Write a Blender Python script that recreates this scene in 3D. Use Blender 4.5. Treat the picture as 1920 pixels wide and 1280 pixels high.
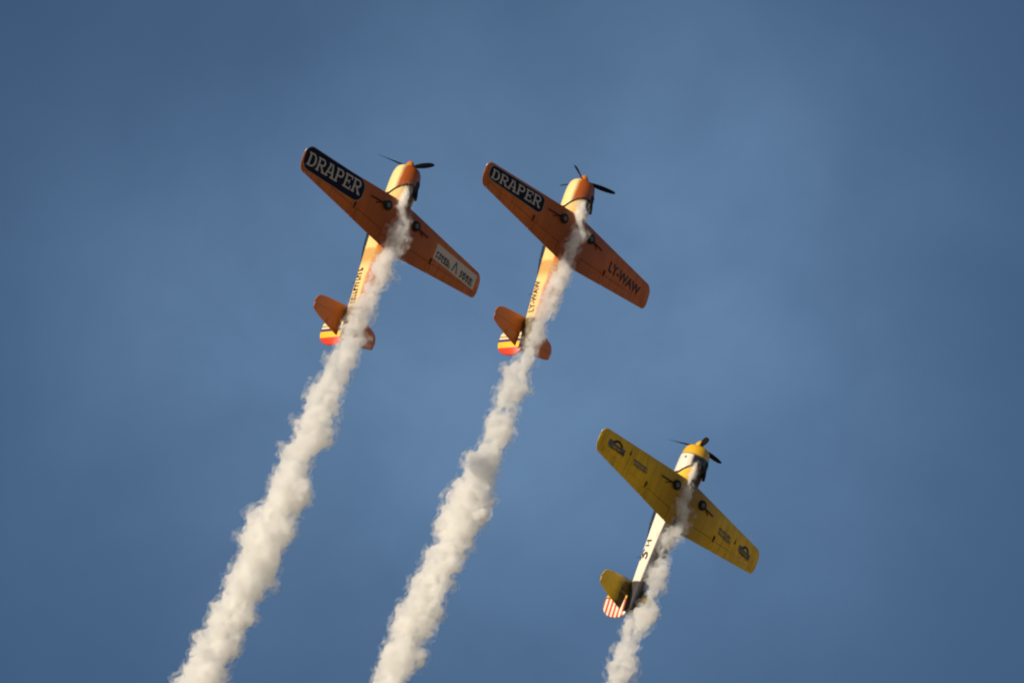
import bpy, bmesh, math, random
from mathutils import Vector, Matrix, noise
from mathutils.geometry import tessellate_polygon

for o in list(bpy.data.objects): bpy.data.objects.remove(o)
S = bpy.context.scene
COL = S.collection
R = math.radians

# ------------------------------------------------------------------ camera
ELEV = 30.0
cam_d = bpy.data.cameras.new('camera')
cam_d.lens = 300; cam_d.sensor_width = 36; cam_d.clip_start = 0.5; cam_d.clip_end = 60000
cam = bpy.data.objects.new('camera', cam_d); COL.objects.link(cam)
cam.location = (0, 0, 1.7); cam.rotation_euler = (R(90 + ELEV), 0, 0)
S.camera = cam
cam_d.dof.use_dof = True; cam_d.dof.focus_distance = 250.0; cam_d.dof.aperture_fstop = 3.0
FPX = 1920 * 300 / 36.0
e = R(ELEV)
CAM = Matrix(((1, 0, 0), (0, -math.sin(e), -math.cos(e)), (0, math.cos(e), -math.sin(e))))   # columns: right, up, back
CAMPOS = Vector((0, 0, 1.7))
def world_from_cam(v): return CAM @ Vector(v) + CAMPOS

# ------------------------------------------------------------------ sun and sky
sun_dir = (CAM @ Vector((-0.69, 0.61, 0.39))).normalized()          # towards the sun: low, left, behind the viewer
SUN_EL = math.asin(sun_dir.z); SUN_AZ = math.atan2(sun_dir.x, sun_dir.y)
sl = bpy.data.lights.new('sun', 'SUN'); sl.energy = 5.0; sl.angle = R(0.5); sl.color = (1.0, 0.87, 0.68)
so = bpy.data.objects.new('sun', sl); COL.objects.link(so)
so.rotation_euler = (-sun_dir).to_track_quat('-Z', 'Y').to_euler()

W = bpy.data.worlds.new('World'); S.world = W; W.use_nodes = True
nt = W.node_tree; nt.nodes.clear()
def N(t, kind, **kw):
    n = t.nodes.new(kind)
    for k, v in kw.items(): setattr(n, k, v)
    return n
out = N(nt, 'ShaderNodeOutputWorld'); bg = N(nt, 'ShaderNodeBackground'); bg.inputs['Strength'].default_value = 0.063
sky = N(nt, 'ShaderNodeTexSky', sky_type='NISHITA', sun_disc=False)
sky.sun_elevation = SUN_EL; sky.sun_rotation = SUN_AZ; sky.altitude = 300; sky.air_density = 1.0; sky.dust_density = 0.4; sky.ozone_density = 4.0
tc = N(nt, 'ShaderNodeTexCoord')
# lens falloff painted as mid-view bright sky, plus thin cloud, broken up by noise
nz = N(nt, 'ShaderNodeTexNoise'); nz.inputs['Scale'].default_value = 30; nz.inputs['Detail'].default_value = 6; nz.inputs['Roughness'].default_value = 0.55; nz.inputs['Distortion'].default_value = 0.2
nt.links.new(tc.outputs['Generated'], nz.inputs['Vector'])
def sky_dir(px, py):
    v = CAM @ Vector(((px - 960) / FPX, -(py - 640) / FPX, -1)); return v.normalized()
acc = None
for px, py, rad, amp in ((1000, 560, 0.050, 1.0), (320, 700, 0.026, 0.45), (1330, 330, 0.026, 0.35), (700, 900, 0.03, 0.4), (1300, 800, 0.03, 0.35)):
    d = sky_dir(px, py)
    sub = N(nt, 'ShaderNodeVectorMath', operation='DISTANCE'); nt.links.new(tc.outputs['Generated'], sub.inputs[0]); sub.inputs[1].default_value = d
    m1 = N(nt, 'ShaderNodeMath', operation='DIVIDE'); nt.links.new(sub.outputs['Value'], m1.inputs[0]); m1.inputs[1].default_value = rad
    m2 = N(nt, 'ShaderNodeMath', operation='POWER'); nt.links.new(m1.outputs[0], m2.inputs[0]); m2.inputs[1].default_value = 2
    m3 = N(nt, 'ShaderNodeMath', operation='MULTIPLY'); nt.links.new(m2.outputs[0], m3.inputs[0]); m3.inputs[1].default_value = -1
    m4 = N(nt, 'ShaderNodeMath', operation='EXPONENT'); nt.links.new(m3.outputs[0], m4.inputs[0])
    m5 = N(nt, 'ShaderNodeMath', operation='MULTIPLY'); nt.links.new(m4.outputs[0], m5.inputs[0]); m5.inputs[1].default_value = amp
    if acc is None: acc = m5
    else:
        ad = N(nt, 'ShaderNodeMath', operation='ADD'); nt.links.new(acc.outputs[0], ad.inputs[0]); nt.links.new(m5.outputs[0], ad.inputs[1]); acc = ad
mr = N(nt, 'ShaderNodeMapRange'); nt.links.new(nz.outputs['Fac'], mr.inputs['Value'])
mr.inputs['From Min'].default_value = 0.25; mr.inputs['From Max'].default_value = 0.75; mr.inputs['To Min'].default_value = 0.62; mr.inputs['To Max'].default_value = 1.40
vm = N(nt, 'ShaderNodeMath', operation='MULTIPLY'); nt.links.new(acc.outputs[0], vm.inputs[0]); nt.links.new(mr.outputs['Result'], vm.inputs[1])
vs = N(nt, 'ShaderNodeMath', operation='MULTIPLY'); nt.links.new(vm.outputs[0], vs.inputs[0]); BRIGHT_PATCHES = vs; vs.inputs[1].default_value = 0.9
base = N(nt, 'ShaderNodeMix', data_type='RGBA', blend_type='MULTIPLY'); base.inputs['Factor'].default_value = 1.0
nt.links.new(sky.outputs['Color'], base.inputs[6]); base.inputs[7].default_value = (0.93, 1.01, 1.03, 1); TINT = base
bright_patches = N(nt, 'ShaderNodeVectorMath', operation='SCALE'); bright_patches.inputs[0].default_value = (0.88, 1.40, 2.02); nt.links.new(vs.outputs[0], bright_patches.inputs['Scale'])
add = N(nt, 'ShaderNodeVectorMath', operation='ADD'); nt.links.new(base.outputs[2], add.inputs[0]); nt.links.new(bright_patches.outputs[0], add.inputs[1])
nt.links.new(add.outputs[0], bg.inputs['Color']); nt.links.new(bg.outputs[0], out.inputs['Surface'])

S.view_settings.view_transform = 'Standard'; S.view_settings.look = 'None'; S.view_settings.gamma = 1; S.view_settings.exposure = 0.0
S.render.engine = 'CYCLES'
S.cycles.volume_bounces = 24; S.cycles.max_bounces = 28; S.cycles.transparent_max_bounces = 64
S.cycles.pixel_filter_type = 'BLACKMAN_HARRIS'; S.cycles.filter_width = 2.0
S.cycles.use_denoising = True

# ------------------------------------------------------------------ materials
MATS = {}
def principled(name, col=(0.5, 0.5, 0.5), rough=0.45, metal=0.0, coat=0.0, spec=0.35):
    m = bpy.data.materials.new(name); m.use_nodes = True
    b = m.node_tree.nodes['Principled BSDF']
    b.inputs['Base Color'].default_value = (*col, 1); b.inputs['Roughness'].default_value = rough; b.inputs['Metallic'].default_value = metal
    b.inputs['Coat Weight'].default_value = coat; b.inputs['Specular IOR Level'].default_value = spec
    MATS[name] = m
    return m, m.node_tree, b
def math_n(t, op, a, b=None, clamp=False):
    n = N(t, 'ShaderNodeMath', operation=op); n.use_clamp = clamp
    for i, v in enumerate((a, b)):
        if v is None: continue
        if isinstance(v, (int, float)): n.inputs[i].default_value = v
        else: t.links.new(v, n.inputs[i])
    return n.outputs[0]
def mixc(t, fac, a, b):
    n = N(t, 'ShaderNodeMix', data_type='RGBA')
    if isinstance(fac, (int, float)): n.inputs['Factor'].default_value = fac
    else: t.links.new(fac, n.inputs['Factor'])
    for i, v in ((6, a), (7, b)):
        if isinstance(v, tuple): n.inputs[i].default_value = (*v, 1)
        else: t.links.new(v, n.inputs[i])
    return n.outputs[2]
def obj_xyz(t):
    c = N(t, 'ShaderNodeTexCoord'); s = N(t, 'ShaderNodeSeparateXYZ'); t.links.new(c.outputs['Object'], s.inputs[0])
    return c.outputs['Object'], s.outputs[0], s.outputs[1], s.outputs[2]
def noise_n(t, vec, scale, detail=4, rough=0.55, stretch=None):
    n = N(t, 'ShaderNodeTexNoise'); n.inputs['Scale'].default_value = scale; n.inputs['Detail'].default_value = detail; n.inputs['Roughness'].default_value = rough
    if stretch:
        mp = N(t, 'ShaderNodeMapping'); mp.inputs['Scale'].default_value = stretch; t.links.new(vec, mp.inputs['Vector']); vec = mp.outputs[0]
    t.links.new(vec, n.inputs['Vector']); return n.outputs['Fac']
def step(t, v, edge, soft=0.01):      # 0 below edge, 1 above
    n = N(t, 'ShaderNodeMapRange'); n.inputs['From Min'].default_value = edge - soft; n.inputs['From Max'].default_value = edge + soft
    t.links.new(v, n.inputs['Value']); return n.outputs['Result']

def wing_paint(name, col, dark):
    """gloss paint, oil streaks running back along the chord, darker towards the root"""
    m, t, b = principled(name, col, 0.5, coat=0.06)
    vec, x, y, z = obj_xyz(t)
    ax = math_n(t, 'ABSOLUTE', x)
    streak = noise_n(t, vec, 1.0, 5, 0.6, (7.0, 0.9, 1.0))
    blot = noise_n(t, vec, 2.6, 4)
    dark_zone = math_n(t, 'SUBTRACT', 1.0, step(t, math_n(t, 'ADD', ax, math_n(t, 'MULTIPLY', streak, 0.9)), 1.75, 1.05))
    f = math_n(t, 'MULTIPLY', dark_zone, 0.88, True)
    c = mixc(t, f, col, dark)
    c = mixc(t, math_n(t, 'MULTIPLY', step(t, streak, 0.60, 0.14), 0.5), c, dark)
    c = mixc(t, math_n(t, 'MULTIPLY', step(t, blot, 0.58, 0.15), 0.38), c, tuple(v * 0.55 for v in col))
    # panel joints: chordwise every 0.62 m and one spanwise
    w = math_n(t, 'PINGPONG', ax, 0.31); line = math_n(t, 'SUBTRACT', 1.0, step(t, w, 0.009, 0.004))
    c = mixc(t, math_n(t, 'MULTIPLY', line, 0.5), c, tuple(v * 0.3 for v in col))
    t.links.new(c, b.inputs['Base Color'])
    rg = math_n(t, 'ADD', math_n(t, 'MULTIPLY', blot, 0.25), 0.38); t.links.new(rg, b.inputs['Roughness'])
    return m
ORANGE = (0.60, 0.140, 0.005); ORANGE_D = (0.20, 0.036, 0.004)
YELLOW = (0.86, 0.53, 0.005); YELLOW_D = (0.20, 0.095, 0.006)
CREAM = (0.80, 0.62, 0.34); WHITE = (0.74, 0.67, 0.55)
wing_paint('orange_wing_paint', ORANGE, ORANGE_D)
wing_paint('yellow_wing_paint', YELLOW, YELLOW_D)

def fuselage_paint_orange(name):
    m, t, b = principled(name, CREAM, 0.6, spec=0.12)
    vec, x, y, z = obj_xyz(t)
    wob = math_n(t, 'MULTIPLY', noise_n(t, vec, 2.2, 3), 0.10)
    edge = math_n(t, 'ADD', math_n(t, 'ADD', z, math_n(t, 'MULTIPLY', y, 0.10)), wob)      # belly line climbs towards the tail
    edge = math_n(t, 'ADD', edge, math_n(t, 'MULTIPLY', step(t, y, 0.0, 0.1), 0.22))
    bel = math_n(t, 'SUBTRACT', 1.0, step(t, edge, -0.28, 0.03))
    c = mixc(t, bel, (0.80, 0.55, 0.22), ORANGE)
    # tan patch just behind the wing
    blot = noise_n(t, vec, 4.0, 3)
    pz = math_n(t, 'MULTIPLY', step(t, y, -2.45, 0.14), math_n(t, 'SUBTRACT', 1.0, step(t, y, -1.9, 0.05)))
    c = mixc(t, math_n(t, 'MULTIPLY', pz, 0.8), c, (0.50, 0.26, 0.07))
    c = mixc(t, math_n(t, 'MULTIPLY', step(t, blot, 0.6, 0.1), 0.25), c, (0.45, 0.28, 0.10))
    ax = math_n(t, 'ABSOLUTE', math_n(t, 'ADD', x, 0.10))
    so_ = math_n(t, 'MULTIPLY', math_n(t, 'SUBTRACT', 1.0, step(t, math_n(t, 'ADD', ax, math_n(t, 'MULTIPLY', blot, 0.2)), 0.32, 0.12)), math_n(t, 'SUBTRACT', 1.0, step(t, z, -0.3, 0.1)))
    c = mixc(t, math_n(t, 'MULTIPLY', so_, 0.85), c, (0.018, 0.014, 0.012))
    c = mixc(t, math_n(t, 'MULTIPLY', math_n(t, 'SUBTRACT', 1.0, step(t, y, -4.06, 0.05)), 0.85), c, (0.03, 0.024, 0.018))  # shade of the tailplane painted dark onto the aft fuselage
    t.links.new(c, b.inputs['Base Color'])
    return m
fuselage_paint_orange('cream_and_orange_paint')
def fuselage_paint_white(name):
    m, t, b = principled(name, WHITE, 0.6, spec=0.12)
    vec, x, y, z = obj_xyz(t)
    blot = noise_n(t, vec, 3.0, 3)
    edge = math_n(t, 'ADD', z, math_n(t, 'MULTIPLY', y, 0.125))
    bel = math_n(t, 'SUBTRACT', 1.0, step(t, edge, -0.40, 0.02))
    c = mixc(t, math_n(t, 'MULTIPLY', blot, 0.2), WHITE, (0.62, 0.55, 0.42))
    c = mixc(t, step(t, y, 0.0, 0.01), c, (0.80, 0.50, 0.05))
    c = mixc(t, bel, c, (0.060, 0.052, 0.056))
    c = mixc(t, math_n(t, 'MULTIPLY', math_n(t, 'SUBTRACT', 1.0, step(t, y, -4.04, 0.03)), 0.95), c, (0.014, 0.014, 0.018))  # tail end darkened in the colour, as the tailplane's shadow
    t.links.new(c, b.inputs['Base Color'])
    return m
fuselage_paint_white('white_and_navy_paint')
def cowl_paint_orange(name):
    m, t, b = principled(name, CREAM, 0.32, coat=0.4)
    vec, x, y, z = obj_xyz(t)
    wob = math_n(t, 'MULTIPLY', noise_n(t, vec, 3.0, 3), 0.12)
    bel = math_n(t, 'SUBTRACT', 1.0, step(t, math_n(t, 'ADD', z, wob), -0.16, 0.07))
    c = mixc(t, bel, (0.82, 0.64, 0.28), (0.38, 0.085, 0.008))
    dark_zone = math_n(t, 'MULTIPLY', math_n(t, 'SUBTRACT', 1.0, step(t, y, 0.72, 0.2)), math_n(t, 'SUBTRACT', 1.0, step(t, math_n(t, 'ADD', math_n(t, 'MULTIPLY', x, 0.6), z), -0.37, 0.08)))
    c = mixc(t, math_n(t, 'MULTIPLY', dark_zone, 0.9), c, (0.014, 0.011, 0.010))
    t.links.new(c, b.inputs['Base Color']); return m
cowl_paint_orange('cream_and_orange_cowl_paint')
def cowl_paint_yellow(name):
    m, t, b = principled(name, YELLOW, 0.32, coat=0.4)
    vec, x, y, z = obj_xyz(t)
    c = mixc(t, step(t, y, 0.98, 0.008), WHITE, (0.72, 0.40, 0.02))
    line = math_n(t, 'MULTIPLY', step(t, y, 0.955, 0.008), math_n(t, 'SUBTRACT', 1.0, step(t, y, 0.985, 0.008)))
    c = mixc(t, line, c, (0.10, 0.05, 0.02))
    wob = math_n(t, 'MULTIPLY', noise_n(t, vec, 4.0, 3), 0.16)
    bel = math_n(t, 'MULTIPLY', math_n(t, 'SUBTRACT', 1.0, step(t, y, 0.955, 0.01)), math_n(t, 'SUBTRACT', 1.0, step(t, math_n(t, 'ADD', math_n(t, 'ADD', math_n(t, 'MULTIPLY', x, 0.5), z), wob), -0.06, 0.05)))
    c = mixc(t, bel, c, (0.022, 0.018, 0.022))
    t.links.new(c, b.inputs['Base Color']); return m
cowl_paint_yellow('yellow_and_white_cowl_paint')
def tail_paint(name, col, dark, reach):
    m, t, b = principled(name, col, 0.38, coat=0.25)
    vec, x, y, z = obj_xyz(t)
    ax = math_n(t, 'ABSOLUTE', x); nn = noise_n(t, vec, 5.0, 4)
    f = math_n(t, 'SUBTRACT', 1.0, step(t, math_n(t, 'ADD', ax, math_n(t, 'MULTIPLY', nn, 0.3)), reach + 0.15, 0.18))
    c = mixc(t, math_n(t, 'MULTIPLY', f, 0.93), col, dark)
    c = mixc(t, math_n(t, 'MULTIPLY', step(t, nn, 0.55, 0.2), 0.25), c, tuple(v * 0.5 for v in col))
    t.links.new(c, b.inputs['Base Color']); return m
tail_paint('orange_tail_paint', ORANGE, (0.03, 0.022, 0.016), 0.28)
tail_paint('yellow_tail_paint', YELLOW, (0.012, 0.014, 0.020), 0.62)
def rudder_flag(name):
    m, t, b = principled(name, CREAM, 0.4, coat=0.2)
    vec, x, y, z = obj_xyz(t)
    c = mixc(t, step(t, y, -4.87, 0.012), (0.80, 0.46, 0.03), (0.035, 0.022, 0.13))
    c = mixc(t, step(t, y, -4.77, 0.012), c, CREAM)
    c = mixc(t, step(t, y, -5.11, 0.012), (0.62, 0.045, 0.012), c)
    t.links.new(c, b.inputs['Base Color']); return m
rudder_flag('blue_yellow_red_rudder_paint')
def rudder_stripes(name):
    m, t, b = principled(name, WHITE, 0.4, coat=0.2)
    vec, x, y, z = obj_xyz(t)
    w = math_n(t, 'PINGPONG', math_n(t, 'ADD', z, math_n(t, 'MULTIPLY', y, -0.10)), 0.10)
    c = mixc(t, step(t, w, 0.048, 0.014), (0.80, 0.66, 0.54), (0.50, 0.075, 0.02))
    t.links.new(c, b.inputs['Base Color']); return m
rudder_stripes('red_and_white_striped_paint')
principled('cream_paint', (0.80, 0.66, 0.42), 0.38, coat=0.2)
principled('yellow_paint', (0.70, 0.40, 0.02), 0.38, coat=0.2)
principled('orange_paint', (0.62, 0.19, 0.015), 0.35, coat=0.3)
principled('black_blade_paint', (0.006, 0.006, 0.009), 0.55, spec=0.12)
principled('tyre_rubber', (0.012, 0.012, 0.012), 0.8)
principled('dark_metal', (0.035, 0.034, 0.034), 0.5, 0.6)
principled('grey_metal', (0.30, 0.30, 0.30), 0.42, 0.7)
principled('soot_black', (0.012, 0.010, 0.010), 0.7)
principled('canopy_glass', (0.02, 0.03, 0.045), 0.08, coat=1.0)
principled('navy_sign', (0.005, 0.006, 0.026), 0.55, spec=0.15)
principled('letter_white', (0.46, 0.42, 0.37), 0.5)
principled('pitot_paint', (0.22, 0.17, 0.18), 0.8, spec=0.05)
principled('brown_paint', (0.50, 0.17, 0.04), 0.5)
principled('sign_rim', (0.30, 0.20, 0.13), 0.5)
principled('white_sign', (0.62, 0.52, 0.46), 0.5)
principled('dark_letter', (0.045, 0.014, 0.010), 0.5)
principled('blue_print', (0.020, 0.022, 0.085), 0.5)
principled('green_print', (0.030, 0.055, 0.030), 0.5)
principled('slate_print', (0.10, 0.125, 0.15), 0.5)
principled('black_print', (0.025, 0.022, 0.020), 0.5)
principled('red_glass', (0.40, 0.01, 0.03), 0.15, coat=1.0)
principled('clear_glass', (0.75, 0.75, 0.72), 0.1, coat=1.0)

# ------------------------------------------------------------------ mesh helpers
def link_mesh(name, bm, mat, parent=None, smooth=True, sharp=35):
    bmesh.ops.recalc_face_normals(bm, faces=bm.faces)
    me = bpy.data.meshes.new(name); bm.to_mesh(me); bm.free()
    if smooth:
        me.polygons.foreach_set('use_smooth', [True] * len(me.polygons))
        me.set_sharp_from_angle(angle=R(sharp))
    me.materials.append(MATS[mat])
    o = bpy.data.objects.new(name, me); COL.objects.link(o)
    if parent is not None: o.parent = parent
    return o
def loft(bm, rings, cap=True, closed=True):
    vr = [[bm.verts.new(p) for p in r] for r in rings]
    n = len(vr[0])
    for a, b in zip(vr, vr[1:]):
        for i in range(n if closed else n - 1):
            j = (i + 1) % n
            bm.faces.new((a[i], a[j], b[j], b[i]))
    if cap:
        bm.faces.new(vr[0]); bm.faces.new(vr[-1][::-1])
def sup(hw, zt, zb, y, n=2.3, seg=40, x0=0.0):
    zc, hh = (zt + zb) / 2, (zt - zb) / 2; r = []
    for k in range(seg):
        a = 2 * math.pi * k / seg; c, s = math.cos(a), math.sin(a)
        r.append((x0 + hw * math.copysign(abs(c) ** (2 / n), c), y, zc + hh * math.copysign(abs(s) ** (2 / n), s)))
    return r
def tube(bm, pts, r, seg=10, r2=None):
    rings = []
    for i, p in enumerate(pts):
        p = Vector(p); d = (Vector(pts[min(i + 1, len(pts) - 1)]) - Vector(pts[max(i - 1, 0)])).normalized()
        u = d.orthogonal().normalized(); v = d.cross(u)
        rr = r if r2 is None else r + (r2 - r) * i / (len(pts) - 1)
        rings.append([p + (u * math.cos(2 * math.pi * k / seg) + v * math.sin(2 * math.pi * k / seg)) * rr for k in range(seg)])
    loft(bm, rings)
def lathe(bm, prof, axis_pt, axis, seg=32):     # prof: (distance along axis, radius)
    axis = Vector(axis).normalized(); u = axis.orthogonal().normalized(); v = axis.cross(u); rings = []
    for d, r in prof:
        c = Vector(axis_pt) + axis * d
        rings.append([c + (u * math.cos(2 * math.pi * k / seg) + v * math.sin(2 * math.pi * k / seg)) * max(r, 1e-4) for k in range(seg)])
    loft(bm, rings)
def box(bm, lo, hi):
    vs = [bm.verts.new((x, y, z)) for x in (lo[0], hi[0]) for y in (lo[1], hi[1]) for z in (lo[2], hi[2])]
    for f in ((0, 1, 3, 2), (4, 6, 7, 5), (0, 4, 5, 1), (2, 3, 7, 6), (0, 2, 6, 4), (1, 5, 7, 3)): bm.faces.new([vs[i] for i in f])

# ------------------------------------------------------------------ wing geometry (body axes: +X starboard, +Y nose, +Z up)
TIP = [(4.42, -0.232, -1.205), (4.50, -0.262, -1.185), (4.57, -0.33, -1.13), (4.62, -0.43, -1.04), (4.65, -0.56, -0.90)]
def edges(ax):
    if ax <= 4.42:
        k = (ax - 0.5) / 3.92; return 0.0 - 0.232 * k, -1.83 + 0.625 * k
    for (a, b) in zip(TIP, TIP[1:]):
        if ax <= b[0] + 1e-6:
            k = (ax - a[0]) / (b[0] - a[0]); return a[1] + (b[1] - a[1]) * k, a[2] + (b[2] - a[2]) * k
    return TIP[-1][1:]
def foil(c):
    c = min(max(c, 0), 1); return 5 * (0.2969 * math.sqrt(c) - 0.1260 * c - 0.3516 * c * c + 0.2843 * c ** 3 - 0.1036 * c ** 4)
def wing_z(ax): return -0.321 + 0.283 * (ax - 0.55) / 3.95
def wing_thick(ax):
    t = 0.15 - 0.055 * (ax - 0.5) / 4.15
    if ax > 4.42: t *= max(0.25, math.sqrt(max(0, 1 - ((ax - 4.42) / 0.25) ** 2)))
    return t
def low_z(x, y):
    ax = abs(x); le, te = edges(ax); ch = le - te; c = (le - y) / ch
    return wing_z(ax) - 0.8 * foil(c) * wing_thick(ax) * ch
def up_z(x, y):
    ax = abs(x); le, te = edges(ax); ch = le - te; c = (le - y) / ch
    return wing_z(ax) + 1.2 * foil(c) * wing_thick(ax) * ch
def wing_strip(bm, side, xs, c0, c1, n=22, drop=0.0):
    rings = []
    for ax in xs:
        le, te = edges(ax); ch = le - te; up, lo = [], []
        for k in range(n + 1):
            f = k / n
            c = c0 + (c1 - c0) * (1 - math.cos(f * math.pi / 2)) if c0 == 0 else c0 + (c1 - c0) * f
            th = wing_thick(ax) * ch; y = le - c * ch; dz = -drop * (c - c0)
            u = wing_z(ax) + 1.2 * foil(c) * th + dz; l = wing_z(ax) - 0.8 * foil(c) * th + dz
            if u - l < 0.006: u, l = (u + l) / 2 + 0.003, (u + l) / 2 - 0.003
            up.append((side * ax, y, u)); lo.append((side * ax, y, l))
        rings.append(up + lo[::-1])
    loft(bm, rings)
def span(a, b, n): return [a + (b - a) * i / n for i in range(n + 1)]

def slice_to(bm, step_=0.12):
    """cut flat decals finely so they can follow the skin"""
    bmesh.ops.triangulate(bm, faces=bm.faces)
    for ax in (0, 1):
        lo = min(v.co[ax] for v in bm.verts); hi = max(v.co[ax] for v in bm.verts)
        k = math.ceil(lo / step_) * step_
        while k < hi:
            no = Vector((0, 0, 0)); no[ax] = 1; co = Vector((0, 0, 0)); co[ax] = k
            bmesh.ops.bisect_plane(bm, geom=bm.verts[:] + bm.edges[:] + bm.faces[:], plane_co=co, plane_no=no, dist=1e-5)
            k += step_
def poly(bm, pts, lift=0.0):
    vs = [bm.verts.new((p[0], p[1], lift)) for p in pts]
    if len(vs) <= 4:
        bm.faces.new(vs); return
    for tri in tessellate_polygon([[Vector((p[0], p[1], 0)) for p in pts]]): bm.faces.new([vs[i] for i in tri])
def rrect(x0, y0, x1, y1, r, seg=8, top_slope=0.0):
    pts = []
    for cx, cy, a0 in ((x1 - r, y1 - r, 0), (x0 + r, y1 - r, 90), (x0 + r, y0 + r, 180), (x1 - r, y0 + r, 270)):
        for k in range(seg + 1):
            a = R(a0 + 90 * k / seg); pts.append((cx + r * math.cos(a), cy + r * math.sin(a)))
    return pts
def decal_wing(name, mat, parent, draw, M, off, step_=0.12):
    """draw(bm) draws in its own plane (u right, v up); M(u,v) -> body x,y; the result is laid on the wing's lower skin"""
    bm = bmesh.new(); draw(bm)
    for v in bm.verts:
        x, y = M(v.co.x, v.co.y); v.co.x, v.co.y = x, y
    lifts = {}
    slice_to(bm, step_)
    for v in bm.verts: v.co.z = low_z(v.co.x, v.co.y) - off - v.co.z
    me = bpy.data.meshes.new(name); 
    bmesh.ops.recalc_face_normals(bm, faces=bm.faces)
    bm.to_mesh(me); bm.free(); me.materials.append(MATS[mat])
    o = bpy.data.objects.new(name, me); COL.objects.link(o); o.parent = parent
    sd = o.modifiers.new('thickness', 'SOLIDIFY'); sd.thickness = 0.0012; sd.offset = 0
    return o

# slab-serif capitals, each stroke a polygon; strokes are lifted by fractions of a millimetre so none share a plane
class Pen:
    def __init__(s, bm): s.bm = bm; s.k = 0
    def p(s, pts): s.k += 1; poly(s.bm, pts, 0.0004 * s.k)
    def r(s, x0, y0, x1, y1): s.p([(x0, y0), (x1, y0), (x1, y1), (x0, y1)])
    def arc(s, cx, cy, ro, so_, ri, si, a0, a1, n=10):
        o = [(cx + ro * math.cos(R(a0 + (a1 - a0) * k / n)), cy + so_ * math.sin(R(a0 + (a1 - a0) * k / n))) for k in range(n + 1)]
        i = [(cx + ri * math.cos(R(a0 + (a1 - a0) * k / n)), cy + si * math.sin(R(a0 + (a1 - a0) * k / n))) for k in range(n + 1)]
        s.k += 1
        for k in range(n): poly(s.bm, [o[k], o[k + 1], i[k + 1], i[k]], 0.0004 * s.k)
def slab(pen, ch, x, w):
    S_, H = 0.19, 0.12
    if ch == 'D':
        pen.r(x + .06, 0, x + .06 + S_, 1); pen.r(x - .03, 0, x + .06, H); pen.r(x - .03, 1 - H, x + .06, 1)
        pen.r(x + .06 + S_, 0, x + w * .5, H); pen.r(x + .06 + S_, 1 - H, x + w * .5, 1)
        pen.arc(x + w * .5, .5, w * .5, .5, w * .5 - S_, .5 - H, -90, 90)
    elif ch in 'RP':
        pen.r(x + .06, H, x + .06 + S_, 1); pen.r(x - .03, 0, x + .10 + S_ + .03, H); pen.r(x - .03, 1 - H, x + .06, 1)
        b = .42; m = (1 + b) / 2
        pen.r(x + .06 + S_, b, x + w * .6, b + H); pen.r(x + .06 + S_, 1 - H, x + w * .6, 1)
        pen.arc(x + w * .6, m, w * .36, (1 - b) / 2, w * .36 - S_ + .02, (1 - b) / 2 - H, -90, 90)
        if ch == 'R':
            pen.p([(x + .34, b), (x + .34 + S_ + .02, b), (x + w - .02, H), (x + w - .24, H)]); pen.r(x + w - .26, 0, x + w + .06, H)
    elif ch == 'A':
        c = x + w / 2
        pen.p([(x + .03, H), (x + .03 + S_ * .8, H), (c + .02, 1), (c - .17, 1)]); pen.p([(x + w - .03 - S_ * 1.15, H), (x + w - .03, H), (c + .17, 1), (c + .02, 1)])
        pen.r(x + .22, .30, x + w - .24, .30 + H * .9); pen.r(x - .06, 0, x + .30, H); pen.r(x + w - .36, 0, x + w + .06, H); pen.r(c - .30, 1 - H * .8, c - .1, 1)
    elif ch == 'E':
        pen.r(x + .06, 0, x + .06 + S_, 1); pen.r(x - .03, 0, x + .06, H); pen.r(x - .03, 1 - H, x + .06, 1)
        pen.r(x + .06 + S_, 0, x + w, H); pen.r(x + .06 + S_, 1 - H, x + w, 1); pen.r(x + .06 + S_, .45, x + w * .72, .45 + H)
        pen.r(x + w - .12, H, x + w, .30); pen.r(x + w - .12, .72, x + w, 1 - H); pen.r(x + w * .72 - .1, .36, x + w * .72, .45); pen.r(x + w * .72 - .1, .57, x + w * .72, .66)
def draw_slab_word(bm, word, widths, gap=0.13):
    pen = Pen(bm); x = 0
    for ch, w in zip(word, widths): slab(pen, ch, x, w); x += w + gap
    return x - gap
def font_mesh(bm, text, bold=0.0):
    cu = bpy.data.curves.new('text', 'FONT'); cu.body = text; cu.size = 1.0; cu.offset = bold; cu.resolution_u = 4
    ob = bpy.data.objects.new('text', cu); COL.objects.link(ob)
    bpy.context.view_layer.update()
    me = ob.evaluated_get(bpy.context.evaluated_depsgraph_get()).to_mesh()
    bm.from_mesh(me); ob.evaluated_get(bpy.context.evaluated_depsgraph_get()).to_mesh_clear()
    bpy.data.objects.remove(ob); bpy.data.curves.remove(cu)
    x0 = min(v.co.x for v in bm.verts); x1 = max(v.co.x for v in bm.verts); y0 = min(v.co.y for v in bm.verts); y1 = max(v.co.y for v in bm.verts)
    for v in bm.verts: v.co = Vector(((v.co.x - x0) / (x1 - x0), (v.co.y - y0) / (y1 - y0), 0))
def frame_map(p00, p10, p01, p11):
    """unit square -> quadrilateral in body x,y"""
    def M(u, v):
        return tuple((1 - u) * (1 - v) * p00[i] + u * (1 - v) * p10[i] + (1 - u) * v * p01[i] + u * v * p11[i] for i in (0, 1))
    return M
def greek_line(pen, rnd, x0, x1, y0, y1, gap=0.02):
    """a line of print too small to read: short upright strokes in a row"""
    x = x0
    while x < x1 - 0.01:
        w = rnd.uniform(0.045, 0.085); w = min(w, x1 - x)
        pen.r(x, y0, x + w * 0.45, y1); 
        if rnd.random() < 0.7: pen.r(x + w * 0.45, y1 - (y1 - y0) * 0.4, x + w, y1)
        if rnd.random() < 0.6: pen.r(x + w * 0.45, y0, x + w, y0 + (y1 - y0) * 0.35)
        x += w + gap

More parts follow.
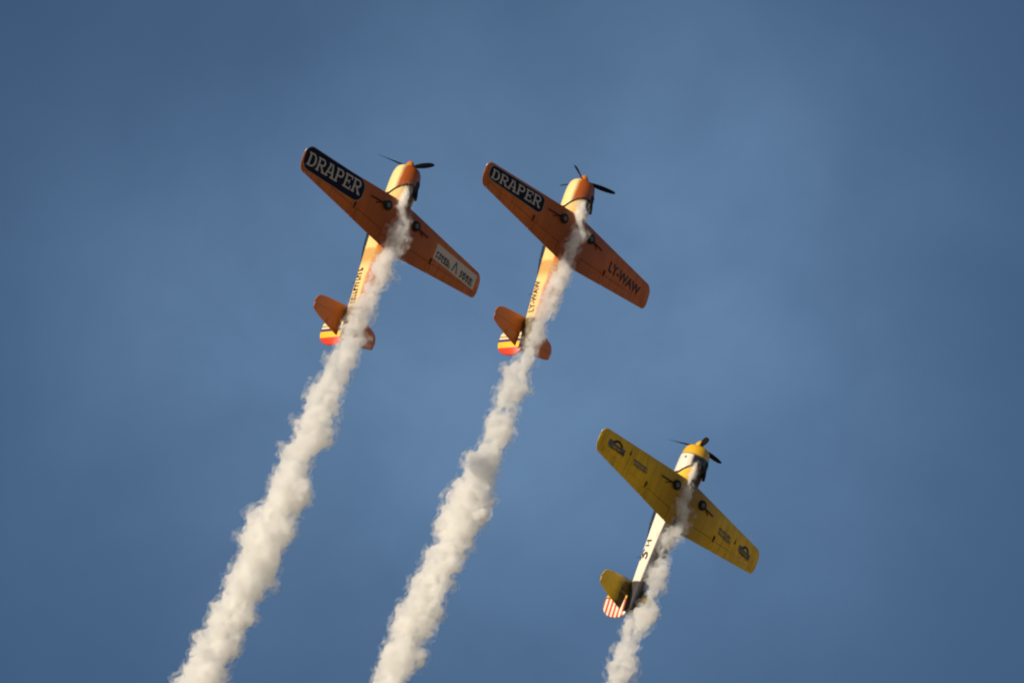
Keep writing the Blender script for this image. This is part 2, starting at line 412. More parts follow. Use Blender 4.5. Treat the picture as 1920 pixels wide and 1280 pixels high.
# fuselage stations: y, half width, top, bottom, roundness
FUS = [(0.95, .470, .455, -.485, 2.0), (0.30, .495, .49, -.51, 2.05), (0.0, .495, .54, -.47, 2.2), (-.25, .490, .56, -.445, 2.35), (-1.1, .465, .58, -.425, 2.5), (-1.8, .425, .58, -.41, 2.6),
       (-2.2, .398, .58, -.375, 2.6), (-2.6, .365, .58, -.325, 2.6), (-3.0, .328, .585, -.262, 2.55), (-3.4, .290, .59, -.195, 2.5), (-4.1, .215, .60, -.08, 2.4), (-4.7, .140, .60, .08, 2.3), (-5.05, .085, .56, .19, 2.2), (-5.16, .03, .48, .28, 2)]
def fus_at(y):
    for a, b in zip(FUS, FUS[1:]):
        if a[0] >= y >= b[0]:
            k = (a[0] - y) / (a[0] - b[0]); return [a[i] + (b[i] - a[i]) * k for i in range(1, 5)]
def fus_x(y, z):
    hw, zt, zb, n = fus_at(y); zc, hh = (zt + zb) / 2, (zt - zb) / 2
    return hw * max(0, 1 - abs((z - zc) / hh) ** n) ** (1 / n)
def decal_fuselage(name, mat, parent, draw, y0, y1, z0, z1):
    bm = bmesh.new(); draw(bm)
    for v in bm.verts: v.co.x, v.co.y = y0 + (y1 - y0) * v.co.x, z0 + (z1 - z0) * v.co.y
    slice_to(bm, 0.08)
    for v in bm.verts:
        y, z, l = v.co.x, v.co.y, v.co.z
        v.co = Vector((fus_x(y, z) + 0.008 + l, y, z))
    me = bpy.data.meshes.new(name); bmesh.ops.recalc_face_normals(bm, faces=bm.faces); bm.to_mesh(me); bm.free(); me.materials.append(MATS[mat])
    o = bpy.data.objects.new(name, me); COL.objects.link(o); o.parent = parent
    return o

# ------------------------------------------------------------------ the aeroplane
POSES = {
 'white panel': (54.6744, (744.101, 383.902), ((-0.6365, 0.2907, -0.7143), (0.4743, 0.878, -0.0652), (0.6082, -0.3804, -0.6967)), 30),
 'LY-WAW': (53.4204, (1072.379, 408.735), ((-0.6208, 0.2808, -0.7319), (0.4738, 0.8782, -0.0649), (0.6246, -0.3872, -0.6783)), 335),
 'yellow': (52.9927, (1284.432, 905.839), ((-0.6108, 0.3478, -0.7112), (0.494, 0.8695, 0.001), (0.6188, -0.3507, -0.703)), 64),
}
SCALE = {'white panel': 1.0, 'LY-WAW': 1.0, 'yellow': 1.0166}     # the yellow plane flies a few metres farther off
def pose_matrix(key):
    s, t, rot, ph = POSES[key]
    D = FPX / s * SCALE[key]
    pos = world_from_cam(((t[0] - 960) / FPX * D, -(t[1] - 640) / FPX * D, -D))
    m = (CAM @ Matrix(rot)).to_4x4(); m.normalize(); q = m.to_quaternion()
    return Matrix.Translation(pos) @ q.to_matrix().to_4x4() @ Matrix.Scale(SCALE[key], 4)

def make_plane(key, label):
    yellow = key == 'yellow'
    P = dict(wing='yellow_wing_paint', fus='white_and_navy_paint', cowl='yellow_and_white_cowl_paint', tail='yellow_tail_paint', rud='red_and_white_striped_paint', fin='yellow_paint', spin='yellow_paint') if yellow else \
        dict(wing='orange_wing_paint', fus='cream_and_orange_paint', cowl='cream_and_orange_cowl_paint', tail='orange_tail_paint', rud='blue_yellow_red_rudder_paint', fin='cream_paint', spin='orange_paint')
    root = bpy.data.objects.new('aerobatic_plane', None); COL.objects.link(root)
    root['label'] = label; root['category'] = 'plane'; root['group'] = 'aerobatic planes climbing in formation'
    root.matrix_world = pose_matrix(key)
    # fuselage
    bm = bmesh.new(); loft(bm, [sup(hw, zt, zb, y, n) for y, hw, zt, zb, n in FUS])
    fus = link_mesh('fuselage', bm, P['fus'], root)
    # cowling, with the front ring turned in and a dark shutter behind the propeller
    bm = bmesh.new(); prof = [(.22, .50), (.225, .535), (.5, .535), (.85, .525), (1.1, .50), (1.27, .455), (1.36, .40), (1.395, .345), (1.385, .30), (1.33, .28)]
    lathe(bm, prof, (0, 0, -.015), (0, 1, 0), 48)
    def slant(bm, y_ref=.9):          # the rear edge runs forward underneath, clear of the exhausts
        for v in bm.verts:
            if v.co.y < y_ref: v.co.y += (y_ref - v.co.y) / (y_ref - .2) * max(0, -v.co.z - .02) * 0.95
    slant(bm)
    cowl = link_mesh('engine_cowling', bm, P['cowl'], root)
    bm = bmesh.new(); lathe(bm, [(1.332, .275), (1.345, .27), (1.35, .1)], (0, 0, -.015), (0, 1, 0), 32); link_mesh('cooling_shutter', bm, 'dark_metal', cowl)
    bm = bmesh.new()
    lathe(bm, [(.165, .512), (.175, .524), (.215, .524), (.22, .50)], (0, 0, -.015), (0, 1, 0), 48); slant(bm); link_mesh('cowl_seam', bm, 'soot_black', cowl)
    for sx in (-.20, .06):
        bm = bmesh.new(); tube(bm, [(sx, .75, -.46), (sx, .60, -.53), (sx, .42, -.585), (sx, .22, -.615)], .052, 12); link_mesh('exhaust_pipe', bm, 'soot_black', root)
    bm = bmesh.new(); loft(bm, [sup(.09, -.40, -.49, .98, 3, 20, -.16), sup(.12, -.38, -.555, .86, 3, 20, -.16), sup(.12, -.38, -.56, .52, 3, 20, -.16), sup(.08, -.38, -.49, .30, 3, 20, -.16)])
    link_mesh('oil_cooler', bm, 'dark_metal', root)
    # propeller
    ph = POSES[key][3]
    hub = (0, 1.47, -.0)
    bm = bmesh.new(); lathe(bm, [(-.10, .12), (-.06, .165), (.02, .165), (.10, .145), (.16, .115), (.21, .075), (.24, .03), (.245, 0)], hub, (0, 1, 0), 28)
    prop = link_mesh('propeller', bm, P['spin'], root)
    for k in range(3):
        a = R(ph + 120 * k); rad = Vector((math.cos(a), 0, math.sin(a))); tan = Vector((-math.sin(a), 0, math.cos(a))); fw = Vector((0, 1, 0)); rings = []
        for r, ch, th, tw in ((.10, .08, .07, 52), (.22, .10, .06, 48), (.40, .155, .036, 40), (.65, .205, .024, 32), (.90, .205, .016, 26), (1.08, .17, .012, 22), (1.17, .11, .008, 21), (1.205, .03, .004, 21)):
            u = tan * math.cos(R(tw)) + fw * math.sin(R(tw)); w = fw * math.cos(R(tw)) - tan * math.sin(R(tw)); c = Vector(hub) + rad * r
            rings.append([c + u * (ch * .5 * math.cos(2 * math.pi * i / 14)) + w * (th * .5 * math.sin(2 * math.pi * i / 14)) for i in range(14)])
        bm = bmesh.new(); loft(bm, rings); link_mesh('blade', bm, 'black_blade_paint', prop)
    # canopy
    CAN = [(.02, .25, .55), (-.15, .30, .66), (-.42, .32, .76), (-.9, .32, .79), (-1.5, .31, .78), (-1.95, .28, .73), (-2.3, .24, .665), (-2.6, .19, .59)]
    bm = bmesh.new(); loft(bm, [sup(hw, zt, .40, y, 2.2, 28) for y, hw, zt in CAN]); can = link_mesh('canopy', bm, 'canopy_glass', root)
    for yf, hw, zt in ((-.42, .325, .765), (-.95, .325, .795), (-1.25, .32, .79), (-1.75, .30, .76)):
        bm = bmesh.new(); loft(bm, [sup(hw, zt, .42, yf - .02, 2.2, 28), sup(hw, zt, .42, yf + .02, 2.2, 28)]); link_mesh('canopy_frame', bm, 'dark_metal', can)
    # wings
    wings = {}
    for side in (1, -1):
        bm = bmesh.new()
        wing_strip(bm, side, span(.02, 4.35, 19) + [t[0] for t in TIP], 0, .725)
        wing_strip(bm, side, span(.02, .62, 2), .725, 1.0, 8)
        wing_strip(bm, side, span(1.90, 2.06, 1), .725, 1.0, 8)
        wing_strip(bm, side, [4.36] + [t[0] for t in TIP], .725, 1.0, 8)
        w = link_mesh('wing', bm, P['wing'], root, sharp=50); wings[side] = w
        bm = bmesh.new(); wing_strip(bm, side, span(2.075, 4.345, 8), .752, 1.0, 8, .05); link_mesh('aileron', bm, P['wing'], w, sharp=50)
        bm = bmesh.new(); wing_strip(bm, side, span(.635, 1.885, 5), .737, 1.0, 8); link_mesh('flap', bm, P['wing'], w, sharp=50)
        for hx in (2.0,):
            z = low_z(side * hx, -1.12); bm = bmesh.new(); loft(bm, [sup(.022, z + .03, z - .055, -1.02, 2.5, 10, side * hx), sup(.03, z + .03, z - .07, -1.12, 2.5, 10, side * hx), sup(.012, z + .03, z - .02, -1.26, 2.5, 10, side * hx)])
            link_mesh('hinge_bracket', bm, 'dark_metal' if hx == 2.0 else P['wing'], w)
        bm = bmesh.new(); loft(bm, [sup(.006, wing_z(4.6) + .012, wing_z(4.6) - .012, -.36, 2, 12, side * 4.59), sup(.025, wing_z(4.6) + .018, wing_z(4.6) - .018, -.41, 2, 12, side * 4.605), sup(.018, wing_z(4.6) + .014, wing_z(4.6) - .014, -.50, 2, 12, side * 4.64)])
        link_mesh('position_light', bm, 'clear_glass', w)
        # main gear folded inwards under the wing: leg, wheel half out of its well
        zx = low_z(side * .8, -.47)
        bm = bmesh.new(); box_pts = [(side * .55, -.22), (side * 1.50, -.36), (side * 1.50, -.60), (side * .55, -.74)]
        gear_z = low_z(side * 1.0, -.5)
        tube(bm, [(side * 1.50, -.50, low_z(1.5, -.5) - .01), (side * 1.15, -.49, low_z(1.15, -.5) - .025), (side * .80, -.47, zx - .03)], .030, 12)
        tube(bm, [(side * 1.22, -.62, low_z(1.2, -.6) - .01), (side * 1.02, -.49, zx - .025)], .016, 8)
        gear = link_mesh('landing_gear', bm, 'soot_black', root)
        bm = bmesh.new(); c = (side * .75, -.47, zx - .045)
        lathe(bm, [(-.06, .085), (-.066, .12), (-.055, .165), (-.028, .183), (.0, .187), (.028, .183), (.055, .165), (.066, .12), (.06, .085)], c, (0, 0, 1), 32); link_mesh('tyre', bm, 'tyre_rubber', gear)
        bm = bmesh.new(); lathe(bm, [(-.055, .03), (-.062, .05), (-.056, .10), (.04, .10)], c, (0, 0, 1), 24); link_mesh('wheel_rim', bm, 'grey_metal', gear)
        bm = bmesh.new()
        for px_, py_, qx, qy in ((.98, -.60, 1.52, -.56),):
            z = low_z(side * 1.25, -.5); bm2 = bm
            poly_ = [(side * 1.02, -.43), (side * 1.54, -.45), (side * 1.54, -.55), (side * 1.02, -.56)]
            top = [(x, y, low_z(x, y) - .004) for x, y in poly_]; bot = [(x, y, low_z(x, y) - .018) for x, y in poly_]; loft(bm, [top, bot])
        link_mesh('leg_door', bm, P['wing'], gear)
    # pitot tube on the port wing
    bm = bmesh.new(); zz = wing_z(3.88); tube(bm, [(-3.88, -.22, zz), (-3.88, -.02, zz - .01), (-3.88, .10, zz - .01)], .007, 8); link_mesh('pitot_tube', bm, 'pitot_paint', wings[-1])
    # tailplane
    for side in (1, -1):
        def stab(bm, y_of, xs, z0=.605):
            rings = []
            for ax in xs:
                a, b = y_of(ax); n = 10; up, lo = [], []
                tt = .045 * (1 - .5 * ax / 1.58)
                if ax > 1.4: tt *= math.sqrt(max(.05, 1 - ((ax - 1.4) / .185) ** 2))
                LE, TE = tailedge(ax); ch = max(LE - TE, .02)
                for k in range(n + 1):
                    y = a + (b - a) * (1 - math.cos(k / n * math.pi / 2)); c = min(max((LE - y) / ch, 0), 1)
                    h = max(foil(c) * tt * 2.2, .003); up.append((side * ax, y, z0 + h)); lo.append((side * ax, y, z0 - h))
                rings.append(up + lo[::-1])
            loft(bm, rings)
        TE_ = [(0.10, -3.98, -5.16), (0.3, -4.01, -5.13), (0.8, -4.09, -5.03), (1.2, -4.16, -4.93), (1.38, -4.22, -4.87), (1.48, -4.29, -4.83), (1.545, -4.40, -4.79), (1.575, -4.52, -4.75), (1.585, -4.62, -4.70)]
        def tailedge(ax):
            for a, b in zip(TE_, TE_[1:]):
                if ax <= b[0] + 1e-6:
                    k = (ax - a[0]) / (b[0] - a[0]); return a[1] + (b[1] - a[1]) * k, a[2] + (b[2] - a[2]) * k
            return TE_[-1][1:]
        hinge = -4.56
        xs = [t[0] for t in TE_]
        bm = bmesh.new(); stab(bm, lambda ax: (tailedge(ax)[0], max(hinge, tailedge(ax)[1])), xs); tp = link_mesh('tailplane', bm, P['tail'], root, sharp=50)
        xe = [.17, .3, .8, 1.2, 1.38, 1.48, 1.545]
        bm = bmesh.new(); stab(bm, lambda ax: (hinge - .022, tailedge(ax)[1]), xe); el = link_mesh('elevator', bm, P['tail'], tp, sharp=50)
        bm = bmesh.new(); box(bm, (min(side * .34, side * .80), -4.99, .57), (max(side * .34, side * .80), -4.72, .582)); link_mesh('trim_tab', bm, P['tail'] if key != 'LY-WAW' else 'brown_paint', tp)
    # fin and rudder: thin profiles in the centre plane
    def plate(pts, th):
        b = bmesh.new()
        c = Vector((sum(p[0] for p in pts) / len(pts), sum(p[1] for p in pts) / len(pts)))
        def ring(x, k): return [(x, c.x + (p[0] - c.x) * k, c.y + (p[1] - c.y) * k) for p in pts]
        loft(b, [ring(-th, .93), ring(-th * .6, .985), ring(0, 1.0), ring(th * .6, .985), ring(th, .93)]); return b
    fin_pts = [(-3.85, .55), (-4.22, .95), (-4.42, 1.32), (-4.50, 1.52), (-4.58, 1.625), (-4.655, 1.645), (-4.655, .5)]
    link_mesh('fin', plate(fin_pts, .045), P['fin'], root, sharp=60)
    rp = [(-4.675, 1.64), (-4.80, 1.655), (-4.95, 1.64), (-5.10, 1.58), (-5.24, 1.46), (-5.34, 1.29), (-5.40, 1.08), (-5.42, .85), (-5.40, .66), (-5.34, .52), (-5.24, .44), (-5.17, .43), (-5.17, .55), (-4.675, .62)]
    link_mesh('rudder', plate(rp, .04), P['rud'], root, sharp=60)
    # tail wheel
    bm = bmesh.new(); tube(bm, [(0, -4.60, .08), (0, -4.78, -.05), (0, -4.88, -.14)], .025, 8); tw = link_mesh('tail_wheel', bm, 'dark_metal', root)
    bm = bmesh.new(); lathe(bm, [(-.03, .05), (-.035, .08), (0, .095), (.035, .08), (.03, .05)], (0, -4.90, -.16), (1, 0, 0), 20); link_mesh('tyre', bm, 'tyre_rubber', tw)
    bm = bmesh.new(); tube(bm, [(0, -2.9, .57), (0, -3.0, .95)], .012, 6, .006); link_mesh('antenna', bm, 'dark_metal', root)
    # lettering and signs under the wings
    rnd = random.Random(7)
    if not yellow:
        if key == 'white panel':
            pan = (1.86, -1.00, 4.60, -.185); sh = lambda x, y: (x, y + (.045 if y > -.6 else .0) * (4.5 - x) / 2.5 - (.04 * (x - 1.9) / 2.6 if y < -.6 else 0))
            F = frame_map((4.44, -.89), (2.02, -.78), (4.44, -.40), (2.02, -.25))
        else:
            pan = (1.77, -.845, 4.44, -.315); sh = lambda x, y: (x, y + (.12 if y > -.6 else 0.0) * (4.4 - x) / 2.5)
            F = frame_map((4.32, -.79), (1.93, -.71), (4.32, -.43), (1.93, -.27))
        x0, y0, x1, y1 = pan; hh = (y1 - y0) / 2
        decal_wing('sign_rim', 'sign_rim', wings[1], lambda b: poly(b, rrect(x0 - .03, y0 - .03, x1 + (.0 if key == 'white panel' else .03), y1 + .03, hh * .8)), sh, .005)
        decal_wing('sign_panel', 'navy_sign', wings[1], lambda b: poly(b, rrect(x0, y0, x1, y1, hh * .78)), sh, .008)
        wd = (.86, .86, .92, .84, .80, .88); tot = sum(wd) + .13 * 5
        def word(b):
            draw_slab_word(b, 'DRAPER', wd)
            for v in b.verts: v.co.x /= tot
        decal_wing('sign_lettering', 'letter_white', wings[1], word, F, .011, .16)
    if key == 'white panel':
        Q = frame_map((-2.06, -.97), (-4.40, -.95), (-2.06, -.40), (-4.40, -.39))
        decal_wing('sign_panel', 'white_sign', wings[-1], lambda b: poly(b, [(0, 0), (1, 0), (1, 1), (0, 1)]), Q, .007)
        for u0, u1, ru in ((.04, .37, .56), (.64, .93, .58)):
            decal_wing('print_line', 'blue_print', wings[-1], lambda b: greek_line(Pen(b), rnd, u0, u1, .35, ru, .012), Q, .010, .2)
            decal_wing('print_line', 'green_print', wings[-1], lambda b: greek_line(Pen(b), rnd, u0, u1 + .02, .12, .30, .008), Q, .010, .2)
        def t_logo(b):
            pn = Pen(b); pn.p([(.435, .12), (.465, .12), (.515, .80), (.485, .80)]); pn.p([(.545, .12), (.575, .12), (.515, .80), (.49, .80)])
        decal_wing('emblem', 'slate_print', wings[-1], t_logo, Q, .010, .2)
    if key == 'LY-WAW':
        decal_wing('registration_lettering', 'dark_letter', wings[-1], lambda b: font_mesh(b, 'LY-WAW', .038), frame_map((-2.16, -.96), (-4.08, -.93), (-2.16, -.56), (-4.08, -.57)), .006, .16)
    if yellow:
        for side, a, t_, mk in ((1, ((4.22, -.82), (3.36, -.80), (4.22, -.40), (3.36, -.40)), ((2.88, -.83), (2.16, -.83), (2.88, -.60), (2.16, -.60)), (3.12, -.47)),
                                (-1, ((-3.40, -.88), (-4.14, -.90), (-3.40, -.50), (-4.14, -.50)), ((-2.06, -.87), (-2.86, -.90), (-2.06, -.62), (-2.86, -.63)), (-3.12, -.62))):
            A = frame_map(*a); T = frame_map(*t_)
            def arch(b):
                pn = Pen(b); pn.arc(.52, .52, .30, .50, .17, .28, 0, 180, 12)
            def bars(b):
                pn = Pen(b); pn.r(.02, .34, .98, .56); pn.r(.0, .20, .24, .72); pn.r(.76, .2, .98, .60)
            def base_(b):
                pn = Pen(b); greek_line(pn, rnd, .06, .98, .02, .26, .015)
            decal_wing('emblem', 'black_print', wings[side], arch, A, .007, .2); decal_wing('emblem_band', 'slate_print', wings[side], bars, A, .011, .2); decal_wing('emblem_print', 'blue_print', wings[side], base_, A, .009, .2)
            def two(b):
                pn = Pen(b); greek_line(pn, rnd, 0, .96, .56, 1.0, .012); greek_line(pn, rnd, .04, 1.0, .0, .40, .012)
            decal_wing('wing_print', 'slate_print', wings[side], two, T, .007, .2)
            def flame(b): poly(b, [(-.05, -.12), (.05, -.12), (.0, .12)])
            decal_wing('small_mark', 'dark_letter', wings[side], flame, lambda u, v: (mk[0] + u, mk[1] + v), .007, .2)
    # marks on the starboard flank
    if key == 'LY-WAW':
        decal_fuselage('flank_lettering', 'dark_letter', fus, lambda b: font_mesh(b, 'LY-WAW', .025), -3.86, -2.68, .16, .44)
    elif key == 'white panel':
        def gl(b):
            pn = Pen(b); greek_line(pn, random.Random(3), 0, 1, .0, 1.0, .03)
        decal_fuselage('flank_lettering', 'dark_letter', fus, gl, -3.95, -2.60, .17, .42)
    else:
        def marks(b):
            pn = Pen(b)
            pn.arc(.20, .34, .18, .34, .08, .16, -150, 130, 12); pn.arc(.34, .66, .17, .30, .07, .14, 0, 260, 12); pn.p([(.02, .80), (.18, .80), (.22, 1.0), (.05, 1.0)])
        def marks2(b):
            pn = Pen(b); pn.r(.60, .2, .66, .75); pn.r(.80, .08, .87, .80); pn.r(.70, .4, .80, .5)
        decal_fuselage('flank_marks', 'black_print', fus, marks, -3.28, -2.35, .10, .46)
        decal_fuselage('flank_lettering', 'dark_letter', fus, marks2, -3.28, -2.35, .10, .46)
        # star-and-ring badge on the cowl is too small to read: a pale blue disc
        bm = bmesh.new(); a = R(-8); c = Vector((.525 * math.cos(a), .80, -.015 + .525 * math.sin(a))); lathe(bm, [(.0, .05), (.006, .05)], c, (math.cos(a), 0, math.sin(a)), 16); link_mesh('round_badge', bm, 'slate_print', cowl)
    return root

plane_panel = make_plane('white panel', 'orange plane with a white printed panel under one wing, upper left in the formation')
plane_reg = make_plane('LY-WAW', 'orange plane with dark LY-WAW letters under one wing, between the other two')
plane_yellow = make_plane('yellow', 'yellow winged plane with a white fuselage and red and white striped rudder')

# ------------------------------------------------------------------ unseen ground far below the frame, coloured warm to bounce light upward
bm = bmesh.new(); bmesh.ops.create_grid(bm, x_segments=60, y_segments=60, size=15000)
for v in bm.verts:
    d = v.co.length
    if d > 1500: v.co.z = 18 * noise.noise(Vector((v.co.x / 2600, v.co.y / 2600, 3))) * min(1, (d - 1500) / 3000)
m, t, b = principled('warm_bounce_ground', (0.30, 0.22, 0.11), 0.9)
vec, x, y, z = obj_xyz(t)
t.links.new(mixc(t, noise_n(t, vec, 0.02, 6), (0.27, 0.19, 0.09), (0.40, 0.30, 0.16)), b.inputs['Base Color'])
g = link_mesh('ground', bm, 'warm_bounce_ground'); g['kind'] = 'structure'; g['label'] = 'unseen ground below the planes, coloured warm for bounce light'

# ------------------------------------------------------------------ smoke
def smoke_material(name, scale, lo, hi, dmin, dmax):
    sm = bpy.data.materials.new(name); sm.use_nodes = True; t = sm.node_tree; t.nodes.clear()
    mo = N(t, 'ShaderNodeOutputMaterial'); vol = N(t, 'ShaderNodeVolumePrincipled')
    vol.inputs['Color'].default_value = (0.996, 0.990, 0.978, 1); vol.inputs['Anisotropy'].default_value = 0.25
    sc = N(t, 'ShaderNodeTexCoord')
    nf = N(t, 'ShaderNodeTexNoise'); nf.inputs['Scale'].default_value = scale; nf.inputs['Detail'].default_value = 4; nf.inputs['Roughness'].default_value = 0.62; nf.inputs['Distortion'].default_value = 0.9
    t.links.new(sc.outputs['Object'], nf.inputs['Vector'])
    dn = N(t, 'ShaderNodeMapRange', interpolation_type='SMOOTHSTEP'); dn.inputs['From Min'].default_value = lo; dn.inputs['From Max'].default_value = hi; dn.inputs['To Min'].default_value = dmin; dn.inputs['To Max'].default_value = dmax
    t.links.new(nf.outputs['Fac'], dn.inputs['Value']); t.links.new(dn.outputs['Result'], vol.inputs['Density'])
    sm.cycles.volume_step_rate = 0.08
    t.links.new(vol.outputs[0], mo.inputs['Volume']); MATS[name] = sm
smoke_material('white_smoke', 3.2, 0.38, 0.66, 0.12, 8.5)
smoke_material('dense_smoke', 3.0, 0.30, 0.60, 6.0, 22.0)
smoke_material('thin_smoke', 3.4, 0.45, 0.74, 0.0, 3.4)

# rows: picture row, left edge, right edge of the trail (in photograph pixels), used to find where the smoke hangs in space
TRAILS = {
 'white panel': [(350, 757, 768), (362, 755, 771), (383, 742, 766), (400, 742, 764), (420, 742, 772), (440, 730, 773), (460, 723, 763), (480, 712, 752), (500, 692, 736), (520, 688, 735), (545, 679, 716), (575, 657, 705), (600, 650, 693), (640, 634, 682), (660, 618, 672), (700, 602, 667), (750, 570, 638),
   (800, 553, 625), (825, 543, 626), (850, 524, 590), (900, 505, 584), (925, 488, 596), (950, 482, 566), (1000, 446, 550), (1050, 430, 521), (1100, 422, 514), (1130, 395, 484), (1170, 381, 472), (1200, 370, 462), (1240, 350, 424), (1280, 325, 428), (1330, 300, 410), (1400, 262, 380)],
 'LY-WAW': [(377, 1090, 1100), (396, 1077, 1098), (411, 1077, 1096), (428, 1080, 1100), (442, 1070, 1098), (467, 1057, 1088), (488, 1044, 1069), (518, 1030, 1068), (547, 1020, 1058), (567, 1009, 1052), (586, 1007, 1041), (615, 989, 1027), (635, 983, 1022), (657, 980, 1006), (679, 963, 1003), (707, 941, 990),
   (729, 937, 1000), (751, 926, 972), (773, 923, 968), (795, 902, 965), (812, 905, 967), (828, 906, 951), (850, 884, 945), (871, 866, 937), (893, 862, 930), (925, 842, 924), (960, 820, 925), (982, 821, 919), (1004, 817, 894), (1036, 806, 877), (1054, 788, 875), (1080, 774, 850), (1109, 757, 846), (1131, 742, 836), (1152, 748, 830), (1179, 733, 815), (1196, 730, 790), (1233, 711, 797), (1280, 692, 758), (1330, 668, 760), (1400, 632, 740)],
 'yellow': [(866, 1299, 1309), (880, 1296, 1308), (900, 1289, 1299), (925, 1276, 1296), (950, 1268, 1293), (975, 1264, 1290), (994, 1252, 1287), (1015, 1239, 1263), (1032, 1236, 1258), (1043, 1232, 1256), (1059, 1222, 1254), (1076, 1213, 1257), (1094, 1209, 1247), (1112, 1212, 1234), (1129, 1202, 1230), (1146, 1188, 1238), (1163, 1172, 1234), (1180, 1171, 1212), (1197, 1166, 1202), (1215, 1152, 1200), (1232, 1141, 1190), (1249, 1137, 1198), (1266, 1138, 1194), (1290, 1130, 1178), (1340, 1100, 1170), (1400, 1070, 1150)],
}
bmi = bmesh.new(); bmesh.ops.create_icosphere(bmi, subdivisions=2, radius=1.0)
bmi.verts.index_update(); ICO_V = [v.co.copy() for v in bmi.verts]; ICO_F = [[v.index for v in f.verts] for f in bmi.faces]; bmi.free()
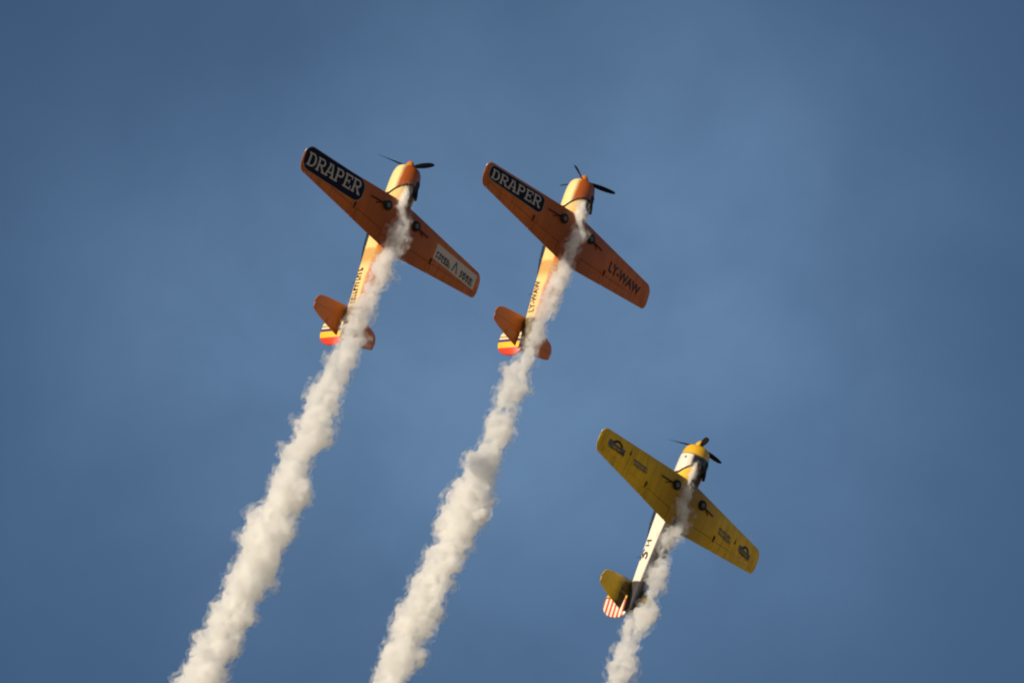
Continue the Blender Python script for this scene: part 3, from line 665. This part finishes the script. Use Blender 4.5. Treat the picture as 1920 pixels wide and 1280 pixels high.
def smoke_trail(key, label, seed):
    s, tt, rot, ph = POSES[key]; rows = TRAILS[key]; rnd = random.Random(seed)
    D = FPX / s * SCALE[key]
    def centre(py, px):
        # the trail runs straight back along the flight path, under the belly: find the distance from how far back the point lies
        back = -(py - tt[1]) / (s * rot[1][1])
        zc = rot[2][1] * back + rot[2][2] * -0.86
        d = D - zc
        return world_from_cam(((px - 960) / FPX * d, -(py - 640) / FPX * d, -d)), d
    def edge(py):
        for a, b in zip(rows, rows[1:]):
            if a[0] <= py <= b[0]:
                k = (py - a[0]) / (b[0] - a[0]); return a[1] + (b[1] - a[1]) * k, a[2] + (b[2] - a[2]) * k
    right = CAM @ Vector((1, 0, 0)); back_ = CAM @ Vector((0, 0, 1)); up_ = CAM @ Vector((0, 1, 0))
    V, F = [], []
    def puff(p, r):
        m = Matrix.Translation(p) @ Matrix.Rotation(rnd.uniform(0, 6.28), 4, Vector((rnd.uniform(-1, 1), rnd.uniform(-1, 1), rnd.uniform(-1, 1))).normalized()) @ Matrix.Diagonal((r * rnd.uniform(.75, 1.2), r * rnd.uniform(.75, 1.2), r * rnd.uniform(.85, 1.4), 1))
        n = len(V); V.extend([m @ v for v in ICO_V]); F.extend([[i + n for i in f] for f in ICO_F])
    py = rows[0][0]
    while py < rows[-1][0]:
        l, r = edge(py); c, d = centre(py, (l + r) / 2); hw = (r - l) / 2 * d / FPX * (1.25 if py < rows[0][0] + 40 else 0.98)
        puff(c + back_ * rnd.uniform(-.1, .1) * hw, hw * .66)
        for k in range(6):
            a = rnd.uniform(0, 2 * math.pi); q = rnd.uniform(.35, .68); rr = hw * rnd.uniform(.26, .46)
            puff(c + (right * math.cos(a) + back_ * math.sin(a)) * hw * q + up_ * rnd.uniform(-.15, .15), rr)
        for k in range(1):       # small curls on the rim
            a = rnd.uniform(0, 2 * math.pi); rr = hw * rnd.uniform(.14, .26)
            puff(c + (right * math.cos(a) + back_ * math.sin(a)) * (hw * rnd.uniform(.86, 1.06) - rr * .3) + up_ * rnd.uniform(-.2, .2), rr)
        py += max(3.0, hw * s * .28)
    # the thick jet right behind the exhaust
    jet = bmesh.new(); rings = []; y_end = rows[0][0] + 44
    for k in range(15):
        py = rows[0][0] + (y_end - rows[0][0]) * k / 14; l, r = edge(py); c, d = centre(py, (l + r) / 2); hw = (r - l) / 2 * d / FPX * (0.8 if k < 11 else 0.8 * (15 - k) / 5) * (0.3 if k == 0 else 1)
        c = c + back_ * -.05
        rings.append([c + (right * math.cos(a) + back_ * math.sin(a)) * hw * (1 + .35 * noise.noise((c + Vector((math.cos(a), math.sin(a), 0)) * .2) * 3.1)) for a in [2 * math.pi * q / 18 for q in range(18)]])
    loft(jet, rings)
    me = bpy.data.meshes.new('smoke'); me.from_pydata(V, [], F)
    o = bpy.data.objects.new('smoke', me); COL.objects.link(o)
    tex = []
    for sc_ in (0.55, 0.22, 0.09):
        tx = bpy.data.textures.new('billow', 'CLOUDS'); tx.noise_scale = sc_; tx.noise_depth = 3; tex.append(tx)
    def grown(fac, strengths, vox):
        o.modifiers.clear()
        rm = o.modifiers.new('r', 'REMESH'); rm.mode = 'VOXEL'; rm.voxel_size = 0.06
        if fac: dm = o.modifiers.new('g', 'DISPLACE'); dm.strength = fac; dm.mid_level = 0
        for tx, st in zip(tex, strengths):
            dm = o.modifiers.new('d', 'DISPLACE'); dm.texture = tx; dm.strength = st; dm.mid_level = 0.5; dm.texture_coords = 'GLOBAL'
        rm2 = o.modifiers.new('r2', 'REMESH'); rm2.mode = 'VOXEL'; rm2.voxel_size = vox
        bpy.context.view_layer.update()
        return bpy.data.meshes.new_from_object(o.evaluated_get(bpy.context.evaluated_depsgraph_get()))
    me2 = grown(0, (0.36, 0.24, 0.12), 0.045)
    me3 = grown(0.14, (0.7, 0.4, 0.12), 0.06)
    bpy.data.objects.remove(o)
    # origin at the head of the trail
    head = centre(rows[0][0], (rows[0][1] + rows[0][2]) / 2)[0]
    for me_, nm, mt in ((me2, 'smoke_trail', 'white_smoke'), (me3, 'smoke_wisps', 'thin_smoke')):
        me_.transform(Matrix.Translation(-head)); me_.name = nm
        me_.materials.clear(); me_.materials.append(MATS[mt])
        me_.polygons.foreach_set('use_smooth', [True] * len(me_.polygons))
    o = bpy.data.objects.new('smoke_trail', me2); COL.objects.link(o); o.location = head
    for v in jet.verts: v.co -= head
    link_mesh('smoke_jet', jet, 'dense_smoke', o)
    wi = bpy.data.objects.new('smoke_wisps', me3); COL.objects.link(wi); wi.parent = o
    o['label'] = label; o['category'] = 'smoke trail'; o['group'] = 'white smoke trails behind the planes'
    return o
smoke_trail('white panel', 'long white smoke trail from the orange plane with the white wing panel, leftmost trail', 11)
smoke_trail('LY-WAW', 'long white smoke trail from the orange plane marked LY-WAW, middle trail', 23)
smoke_trail('yellow', 'short broken white smoke trail coming from the yellow winged plane', 37)
